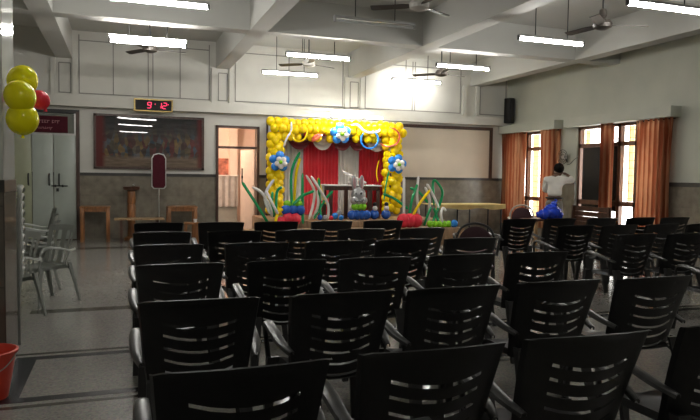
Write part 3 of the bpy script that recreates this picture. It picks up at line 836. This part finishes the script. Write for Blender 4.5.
def flower(px, py, label, r=.235, Y=14.27, face=(-.25, -1, -.05)):
    p = atY(px, py, Y); t = thing('flower_balloon', label, 'balloon', p, 0, 'blue and white flower balloons')
    q = Vector(face).to_track_quat('-Y', 'Z').to_matrix(); off = random.uniform(0, 1)
    for k in range(5):
        a = off+k*2*PI/5; MB().ball(q @ Vector((math.cos(a)*r*.62, .02, math.sin(a)*r*.62)), r*.43, (1, .75, 1), None, 14, 10).make('blue_petal', MT['sky_b'], t)
    for k in range(5):
        a = off+.63+k*2*PI/5; MB().ball(q @ Vector((math.cos(a)*r*.36+.04, -.10, math.sin(a)*r*.36-.02)), r*.28, (1, .8, 1), None, 12, 8).make('white_petal', MT['wht_b'], t)
    MB().ball(q @ Vector((.03, -.17, -.01)), r*.19, (1, .8, 1), None, 12, 8).make('green_centre', MT['lime_b'], t)
flower(279.5, 161.5, 'blue white flower balloon on the left column of the arch')
flower(340.5, 133.5, 'blue white flower balloon at the top of the arch', r=.25)
flower(397, 164, 'blue white flower balloon on the right column of the arch', r=.235)

# decorations hung on the arch
def twist(pts, Y, m, label, r=.022, name='long_balloon', group='long balloons on the arch'):
    P = [atY(x, y, Y+random.uniform(-.03, .03)) for x, y in pts]; b = P[0]
    o = MB().tube([p-b for p in P], r, 8, taper=lambda s: min(1, .35+6*min(s, 1-s))).make(name, m); o.location = b
    return tag(o, label, 'balloon', group)
def ringpts(cx, cy, rx, ry, a0, a1, n=9): return [(cx+rx*math.cos(a0+(a1-a0)*i/n), cy+ry*math.sin(a0+(a1-a0)*i/n)) for i in range(n+1)]
YT = 14.275
twist(ringpts(299, 131, 8.2, 10.5, -.25, PI+.2), YT, MT['yel'], 'yellow looped long balloon at the left corner of the arch')
twist([(291.3, 122), (291, 131), (287, 138), (283.5, 147)], YT, MT['wht_b'], 'short white long balloon beside the yellow loop on the arch')
twist([(322.5, 134.5), (316, 139), (313, 141), (314, 137), (320, 134)], YT, MT['org_b'], 'small red twisted balloon on the arch above the silver swag', r=.03)
twist(ringpts(369.5, 139.5, 8.6, 9, -1.2, PI+.9), YT, MT['sky_b'], 'blue ring balloon at the right of the arch top')
twist([(351, 125), (357, 124.5), (363, 130), (369, 132.5), (378, 131.5), (379.5, 129)], YT, MT['wht_b'], 'white wavy balloon across the arch above the blue ring', r=.028)
twist(ringpts(388.5, 137, 11, 9.5, -1.5, 2.4), YT, MT['org_b'], 'coral ring balloon on the right corner of the arch')
twist([(378, 182), (376.5, 172), (379, 160)], 14.4, MT['yel'], 'thin yellow balloon over the right red panel', r=.015)
twist([(389, 171), (386, 185), (384, 200)], 14.25, MT['grn_b'], 'green stem balloon under the right flower balloon', r=.02)

# lamps above the arch
for xc, lb in ((4.78, 'short lit strip lamp above the arch, left one'), (5.62, 'short lit strip lamp above the arch, right one')):
    t = thing('strip_lamp', lb, 'light', (xc, 14.05, 2.84), 0, 'strip lamps above the arch')
    MB().cyl((-.2, 0, 0), (.2, 0, 0), .02).make('tube', mat('lit_strip', (1, 1, 1), .4, noise=.01, emit=(1, .95, .85), estr=300), t)
    MB().b2(-.24, .24, -.025, .03, .022, .04).make('housing', MT['batten'], t)
    MB().b2(-.02, .02, 0, .74, .028, .04).make('bracket', MT['iron'], t)

# table on the stage
t = thing('stage_table', 'dark wooden table under a white cloth on the stage', 'table', (4.93, 13.75, ZS))
a0 = 4.42-5.12; a1 = 5.80-5.12
MB().b2(a0, a1, -.3, .3, .735, .765, bev=.008).make('tablecloth_top', MT['cloth_w'], t)
MB().b2(a0+.05, a1-.05, -.27, .27, .64, .735).make('apron', MT['wood_d'], t)
for x in (a0+.16, a0+.52, a1-.30, a1-.08): MB().box((x, -.24, .34), (.08, .06, .68), bev=.005).make('leg', MT['wood_d'], t)
for x in (a0+.16, a1-.08): MB().box((x, .24, .34), (.08, .06, .68), bev=.005).make('leg', MT['wood_d'], t)
MB().grid(lambda u, v: (a0+.01+.02*math.sin(u*30), u, v), [i/20*.56-.28 for i in range(21)], [.40, .745], thick=.004).make('cloth_drop', MT['cloth_w'], t)
_P = [atY(x, y, 13.62) for x, y in ((342, 171), (354, 177), (366, 183.0))]; o = MB().tube([p-_P[0] for p in _P], .026).make('long_balloon', MT['wht_b']); o.location = _P[0]; tag(o, 'white long balloon leaning on the white covered table', 'balloon')
o = MB().b2(-.09, .09, -.06, .06, 0, .035, bev=.008).make('small_tray', MT['steel']); o.location = (4.95, 13.65, ZS+.765); tag(o, 'small grey tray on the white covered stage table', 'tray')

# balloon garden along the stage front
def bouquet(label, loc, stems, balls, extra=None):
    t = thing('balloon_bouquet', label, 'balloon arrangement', loc)
    for k, pts, Y in stems:
        P = rel(t, [atY(x, y, Y+(.05*math.sin(i*2+pts[0][0]))) for i, (x, y) in enumerate(pts)])
        for p in P: p.z = max(p.z, .03)
        MB().tube(P, .030, 8, taper=lambda s: min(1, .4+8*min(s, 1-s))).make('long_balloon', MT[k], t)
    for i, (k, px, py, Y, r) in enumerate(balls):
        p = rel(t, [atY(px, py, Y)])[0]; p.z = r*1.02 if i == 0 else max(p.z, r*.9)
        MB().ball(p, r, (1, 1, 1.05), None, 14, 10).make('round_balloon', MT[k], t)
    return t
Y1 = 12.62
bouquet('tall bouquet of green, white and yellow balloons on red base, stage left', (3.0, Y1, ZST), [
    ('grn_b', [(242, 182), (255, 202), (268, 223)], Y1), ('wht_b', [(252, 187), (262, 193), (270, 207), (272, 217)], Y1),
    ('wht_b', [(274, 179.5), (267, 190), (265, 200), (270, 214)], Y1), ('wht_b', [(266, 191), (271, 201), (278, 214)], Y1-.08),
    ('grn_b', [(282, 187), (277, 192), (276, 210)], Y1), ('grn_b', [(272.5, 192), (272, 203), (274, 217)], Y1+.05),
    ('yel', [(283, 209), (278, 213), (275, 224)], Y1-.1), ('grn_b', [(300, 152), (293.5, 165), (291, 180), (292, 207)], Y1),
    ('yel', [(300, 158), (296, 175), (294, 205)], Y1+.06), ('grn_b', [(302.5, 173), (302.5, 200), (303, 224)], Y1), ('grn_b', [(314, 191), (302, 196), (293, 205)], Y1-.06)],
    [('red_b', 281+7*i, 219, Y1-.05, .125) for i in range(3)]+[('blue_b', 286+7*i, 210, Y1-.02, .105) for i in range(3)]+[('lime_b', 287+6*i, 204, Y1, .075) for i in range(3)])
Y2 = 13.1
bouquet('loose bouquet of white and green long balloons before the red panel', (3.95, Y2, ZS), [
    ('wht_b', [(306, 175), (314, 190), (313, 205), (309, 224)], Y2), ('wht_b', [(311, 176), (320, 190), (328, 205), (328, 219)], Y2-.05),
    ('grn_b', [(319, 178), (319.5, 200), (321, 218)], Y2), ('grn_b', [(333, 191), (325, 200), (314, 223)], Y2+.05),
    ('wht_b', [(317.5, 190), (318, 205), (313, 224)], Y2+.05), ('yel', [(318, 178), (321, 190), (326, 204)], Y2+.08)],
    [('blue_b', 320, 219, Y2, .06), ('foil', 325, 220, Y2-.05, .06), ('sky_b', 335, 216, Y2, .07), ('foil', 339, 213, Y2+.03, .06), ('sky_b', 341, 218, Y2, .06), ('red_b', 331, 219, Y2, .05)])
bouquet('balloon bouquet in a red base right of the arch, white upright stems', (5.55, Y1, ZST), [
    ('wht_b', [(404, 177), (404, 200), (404, 218)], Y1), ('wht_b', [(418.5, 176), (417, 195), (419, 216)], Y1), ('grn_b', [(417.5, 184), (412, 200), (409, 217)], Y1-.05),
    ('grn_b', [(410, 188), (419, 192), (428, 203)], Y1+.05), ('yel', [(430, 190), (420, 203), (412, 217)], Y1-.08), ('grn_b', [(383, 194), (395, 199), (408, 209)], Y1+.06)],
    [('red_b', 403.5+6.2*i, 220.5, Y1-.06, .15) for i in range(3)])
bouquet('balloon bouquet on lime green base at the right end of the step', (6.45, Y1-.16, ZST), [
    ('wht_b', [(425, 187), (429.5, 200), (428, 228)], Y1), ('wht_b', [(427, 184), (433, 195), (439, 208)], Y1-.05),
    ('grn_b', [(434, 206), (433, 184), (436, 181), (442.5, 192), (439, 206), (432, 224)], Y1), ('grn_b', [(431, 207), (427, 217), (424, 227)], Y1-.05),
    ('grn_b', [(434, 208), (437, 217), (440, 228)], Y1-.08), ('wht_b', [(446, 211), (443, 208), (441, 214), (443, 226)], Y1-.08)],
    [('lime_b', 430+4.6*i, 227-(i % 2), Y1-.1, .075) for i in range(5)]+[('sky_b', 454, 233, Y1-.15, .085)])
# bunny
t = thing('bunny_balloon', 'grey foil rabbit balloon sitting on green and blue balloons', 'balloon', (*atY(359, 215, 13.15).xy, ZS))
def bp(px, py, Y=13.15): return rel(t, [atY(px, py, Y)])[0]
hd = MB(); hd.ball(bp(358.5, 195), .17, (1, .8, 1.0)); hd.ball(bp(354.5, 200.5, 13.07), .095, (1, .8, .9)); hd.ball(bp(363.5, 200.5, 13.07), .095, (1, .8, .9)); hd.ball(bp(359, 202, 13.07), .06)
hd.make('head', MT['foil'], t)
for px0, px1 in ((354.8, 353.2), (361, 362)):
    e = MB(); c = (bp(px0, 190)+bp(px1, 176))/2; e.ball(c, .07, (.85, .5, 2.5), Matrix.Rotation((px1-px0)*.05, 3, 'Y')); e.make('ear', MT['foil'], t)
    MB().ball(c+Vector((0, -.025, 0)), .05, (.7, .35, 2.5), Matrix.Rotation((px1-px0)*.05, 3, 'Y')).make('inner_ear', MT['pinkfoil'], t)
for px in (356.2, 361.2): MB().ball(bp(px, 193.5, 13.01), .02, (.8, .5, 1.3)).make('eye', MT['blackgloss'], t)
MB().tube([bp(354.5, 199.5, 12.98), bp(356.5, 202, 12.98), bp(359, 201, 12.98), bp(361.5, 202, 12.98), bp(363.5, 199.5, 12.98)], .008).make('mouth', MT['blackgloss'], t)
for px in (355, 359, 363): MB().ball(bp(px, 206.5, 13.11), .085).make('green_balloon', MT['lime_b'], t)
for px in (352, 357, 362, 366.5):
    p = bp(px, 213.5, 13.11); p.z = .108; MB().ball(p, .105).make('blue_balloon', MT['blue_b'], t)
for px, py, lb in ((374.5, 209, 'small blue balloon right of the foil rabbit, with white top'), (386, 209, 'small blue balloon beside the right balloon column foot')):
    t = thing('balloon_figure', lb, 'balloon', (*atY(px, py, 13.2).xy, ZS), 0, 'small blue balloon figures')
    MB().ball((0, 0, .11), .11).make('blue_balloon', MT['blue_b'], t); MB().ball((0, -.03, .25), .06).make('white_balloon', MT['wht_b'], t); MB().ball((0, -.02, .34), .05).make('dark_balloon', MT['blackgloss'], t)

# ------------------------------------------------------------------ right of the stage
t = thing('long_table', 'long table with yellow cloth below the cream board', 'table', (8.05, 14.0, 0))
MB().b2(-1.0, .98, -.38, .38, .79, .815, bev=.006).make('tablecloth_top', MT['cloth_y'], t)
MB().grid(lambda u, v: (u, -.385-.008*math.sin(u*23)-.01*(v < .75), v+(.02*math.sin(u*7) if v < .75 else 0)), [i/40*1.96-.99 for i in range(41)], [.70, .80], thick=.004).make('cloth_drop', MT['cloth_y'], t)
for x in (-.9, 0, .9):
    for y in (-.3, .3): MB().cyl((x, y, 0), (x, y, .79), .02).make('leg', MT['iron'], t)

def cushion_chair(loc, rz, label, metal, arms=True, w=.23, h=.93):
    t = thing('upholstered_chair', label, 'chair', loc, rz)
    MB().lathe([(.01, -.04), (.8, -.035), (.95, 0), (.8, .03), (.01, .045)], n=24).make('seat', MT['maroon_cloth'], t)
    t.children[0].scale = (w+.02, w+.01, 1); t.children[0].location = (0, 0, .46)
    b = MB(); b.ball((0, -.25, h-.25), 1, (w-.035, .035, .21), None, 20, 12); b.make('back_cushion', MT['maroon_cloth'], t)
    P = [(-w+.02, -.22, .46), (-w, -.24, h-.25), (-w*.75, -.26, h-.07), (0, -.265, h), (w*.75, -.26, h-.07), (w, -.24, h-.25), (w-.02, -.22, .46)]
    MB().tube(P, .018).make('back_frame', metal, t)
    if arms:
        for s in (-1, 1): MB().tube([(s*w, -.24, .68), (s*(w+.04), 0, .69), (s*(w+.03), .16, .66), (s*(w), .2, .44)], .017).make('armrest', metal, t)
    for sx in (-1, 1):
        for sy in (-1, 1): MB().cyl((sx*(w-.04), sy*.18-.01, .45), (sx*(w-.02), sy*.21-.01, 0), .016, .012).make('leg', metal, t)
cushion_chair((7.38, 10.55, 0), PI-.55, 'maroon cushioned chair with pale metal frame left of the blue bag', MT['steel'])
cushion_chair((4.47, 7.42, 0), PI-.5, 'dark framed maroon chair facing the camera in the centre aisle', MT['blk'], w=.26, h=.83)

t = thing('desk', 'small brown wooden desk under the blue bag', 'table', (7.42, 9.85, 0))
MB().b2(-.42, .42, -.25, .25, .69, .72, bev=.006).make('table_top', MT['wood_d'], t)
for sx in (-1, 1):
    for sy in (-1, 1): MB().box((sx*.38, sy*.2, .345), (.05, .05, .69)).make('leg', MT['wood_l'], t)
# bag: crumpled sack with gathered neck
p = atY(549, 218, 9.75); t = thing('plastic_bag', 'bright blue polythene bag lying on the desk near the windows', 'bag', (p.x, p.y, .72))
random.seed(5)
from mathutils import noise as mnoise
m = MB()
for c, r, sc in (((.06, 0, .13), .165, (1.05, .85, .8)), ((-.12, .0, .09), .12, (1.25, .9, .75)), ((.10, .0, .235), .075, (.8, .7, 1.2)), ((-.02, 0, .19), .085, (1, .8, .8)), ((.20, 0, .08), .10, (1, .8, .8))):
    m.ball(c, r, sc, None, 22, 16)
for v in m.bm.verts:
    n3 = mnoise.noise_vector(v.co*11)*.030+mnoise.noise_vector(v.co*27)*.014
    v.co += n3; v.co.z = max(v.co.z, .002)
m.make('sack', MT['bag'], t, ang=25)
MB().tube([(.10, -.02, .30), (.14, -.03, .34), (.10, -.02, .36)], .014).make('tied_handle', MT['bag'], t)

t = thing('wooden_bench', 'brown slatted wooden bench against the windows beside the man', 'bench', (9.1, 10.87, 0))
MB().b2(-.22, .22, -.58, .58, .42, .46).make('seat', MT['wood_d'], t)
b = MB()
for k in range(4): b.b2(.19, .22, -.58, .58, .46+k*.108, .562+k*.108)
b.make('back_slats', MT['wood_d'], t)
for sx in (-1, 1):
    for sy in (-1, 1): MB().box((sx*.19, sy*.54, .21 if sx < 0 else .45), (.06, .06, .42 if sx < 0 else .90)).make('leg', MT['wood_d'], t)

# wall speaker, wall fan
p = atY(510, 110, 14.6)
t = thing('wall_speaker', 'black loudspeaker mounted high in the back right corner', 'speaker', (9.72, 14.62, 3.26), .35)
MB().b2(-.085, .085, -.11, .11, -.33, .33, bev=.015).make('cabinet', MT['blackgloss'], t)
MB().b2(-.075, .075, -.122, -.108, -.30, .30, bev=.01).make('grille', MT['iron'], t)
MB().cyl((.05, .05, 0), (.15, .10, 0), .02).make('bracket', MT['iron'], t)
t = thing('wall_fan', 'small round wire cage fan on the wall between the windows', 'fan', (XR-.14, 12.43, 1.98))
c = MB()
for r in (.17, .12, .07): c.tube([(0, r*math.cos(a*PI/8), r*math.sin(a*PI/8)) for a in range(17)], .007, 6, sub=2)
for a in range(10): c.cyl((-.01, .03*math.cos(a*PI/5), .03*math.sin(a*PI/5)), (0, .17*math.cos(a*PI/5), .17*math.sin(a*PI/5)), .003, n=5)
c.make('cage', MT['iron'], t)
MB().cyl((0, 0, 0), (.10, 0, 0), .045).make('motor', MT['fan_w'], t)
for k in range(3): MB().ball((.02, .07*math.cos(k*2.1), .07*math.sin(k*2.1)), .05, (.12, 1, .7), Matrix.Rotation(-k*2.1, 3, 'X')).make('blade', MT['fan_w'], t)
MB().tube([(.08, 0, 0), (.11, 0, -.05), (.14, 0, -.12)], .012).make('bracket', MT['iron'], t)
o = MB().tube([(0, 0, 0), (0, -.12, .02), (0, -.26, .12), (0, -.36, .16)], .006).make('cable', MT['iron']); o.location = (XR-.01, 12.43, 1.80); tag(o, 'thin dark cable trailing from the wall fan to the window', 'cable')

# ------------------------------------------------------------------ the man
def skinned(name, verts, edges, radii, m, parent, sub=2, root=0):
    me = bpy.data.meshes.new(name); me.from_pydata([Vector(v) for v in verts], edges, []); o = bpy.data.objects.new(name, me); C.objects.link(o)
    md = o.modifiers.new('skin', 'SKIN'); md.use_smooth_shade = True
    for i, r in enumerate(radii):
        sv = me.skin_vertices[0].data[i]; sv.radius = (r, r) if isinstance(r, (int, float)) else r
        sv.use_root = (i == root)
    s = o.modifiers.new('sub', 'SUBSURF'); s.levels = sub; s.render_levels = sub
    bpy.context.view_layer.update(); dg = bpy.context.evaluated_depsgraph_get()
    me2 = bpy.data.meshes.new_from_object(o.evaluated_get(dg)); bpy.data.objects.remove(o)
    me2.materials.clear(); me2.materials.append(m)
    for p_ in me2.polygons: p_.use_smooth = True
    q = bpy.data.objects.new(name, me2); C.objects.link(q)
    if parent: q.parent = parent
    return q
# local frame: facing +Y, right hand at +X
man = thing('person', 'man in white shirt and grey trousers facing the window, right elbow raised', 'person', (8.97, 11.66, 0), -.80)
V = [(0, 0, 1.0), (0, .02, 1.15), (0, .03, 1.32), (0, .03, 1.46), (.03, .06, 1.55), (.065, .10, 1.66),        # 0-5 pelvis..head
     (.17, .03, 1.45), (.36, .16, 1.42), (.26, .36, 1.52), (-.17, .03, 1.45), (-.22, .10, 1.20), (-.14, .32, 1.20),   # arms
     (.10, 0, .92), (.11, .02, .50), (.11, -.03, .08), (.11, .12, .045), (-.10, 0, .92), (-.11, .02, .50), (-.11, -.03, .08), (-.11, .12, .045),
     (.07, .11, 1.71)]
Ed = [(0, 1), (1, 2), (2, 3), (3, 4), (4, 5), (3, 6), (6, 7), (7, 8), (3, 9), (9, 10), (10, 11), (0, 12), (12, 13), (13, 14), (14, 15), (0, 16), (16, 17), (17, 18), (18, 19), (5, 20)]
Rd = [(.15, .11), (.135, .10), (.14, .10), (.095, .07), (.05, .05), (.088, .10), .06, .048, .032, .065, .048, .032,
      .088, .058, .042, .035, .088, .058, .042, .035, (.075, .085)]
# fingers: five chains rooted in each palm
def hand(wrist_i, palm, dirv, side):
    w = len(V); V.append(palm); Ed.append((wrist_i, w)); Rd.append((.034, .018))
    d = Vector(dirv).normalized(); s = Vector(side).normalized(); n_ = d.cross(s)
    for k, (o_, l_) in enumerate(((-.030, .068), (-.010, .078), (.010, .074), (.030, .058))):
        a = Vector(palm)+s*o_+d*.03; i = len(V)
        V.extend([tuple(a), tuple(a+d*l_*.5-n_*.008), tuple(a+d*l_*.9-n_*.03)]); Rd.extend([.010, .009, .008]); Ed.extend([(w, i), (i, i+1), (i+1, i+2)])
    a = Vector(palm)-s*.032-d*.015; i = len(V)
    V.extend([tuple(a), tuple(a-s*.022+d*.035)]); Rd.extend([.012, .009]); Ed.extend([(w, i), (i, i+1)])
hand(8, (.20, .40, 1.56), (-.7, .5, .4), (0, -.6, .8)); hand(11, (-.08, .38, 1.21), (.6, .7, .1), (0, 0, 1))
body = skinned('body', V, Ed, Rd, MT['skin'], man, 2)
skinned('shirt', [(0, 0, 1.05), (0, .02, 1.18), (0, .03, 1.33), (0, .03, 1.46), (0, .045, 1.515), (.18, .03, 1.445), (.36, .16, 1.42), (.275, .335, 1.51), (-.18, .03, 1.445), (-.225, .10, 1.20), (-.15, .30, 1.20)],
        [(0, 1), (1, 2), (2, 3), (3, 4), (3, 5), (5, 6), (6, 7), (3, 8), (8, 9), (9, 10)], [(.175, .135), (.165, .13), (.178, .138), (.145, .115), (.066, .066), .083, .068, .05, .083, .068, .05], MT['shirt'], man)
skinned('trousers', [(0, 0, 1.03), (0, 0, .98), (.10, 0, .88), (.11, .02, .50), (.11, -.03, .10), (-.10, 0, .88), (-.11, .02, .50), (-.11, -.03, .10)],
        [(0, 1), (1, 2), (2, 3), (3, 4), (1, 5), (5, 6), (6, 7)], [(.165, .125), (.165, .125), .105, .078, .065, .105, .078, .065], MT['trousers'], man, root=1)
hb = MB(); hb.ball((.068, .09, 1.70), .118, (.95, 1.08, 1.0), None, 20, 14)
bmesh.ops.bisect_plane(hb.bm, geom=hb.bm.verts[:]+hb.bm.edges[:]+hb.bm.faces[:], plane_co=(.068, .135, 1.63), plane_no=(0, .9, -.44), clear_outer=True)
hb.make('hair', MT['hair'], man)
fc = MB(); fc.ball((.068, .215, 1.665), .018, (.8, 1.2, 1.3)); fc.make('nose', MT['skin'], man)
for s in (-1, 1):
    MB().ball((.068+s*.10, .085, 1.665), .026, (.4, .8, 1.25)).make('ear', MT['skin'], man); MB().ball((.068+s*.034, .19, 1.69), .012).make('eye', MT['blackgloss'], man)
    MB().box((s*.11, .04, .04), (.095, .26, .08), bev=.03).make('shoe', MT['blackgloss'], man)
MB().tube([(.043, .198, 1.625), (.068, .204, 1.622), (.093, .198, 1.625)], .006).make('mouth', MT['maroon'], man)
b = MB(); b.tube([(.172*math.cos(a*PI/12), .132*math.sin(a*PI/12), 1.045) for a in range(25)], .02, 6, sub=2); b.make('belt', MT['blackgloss'], man)
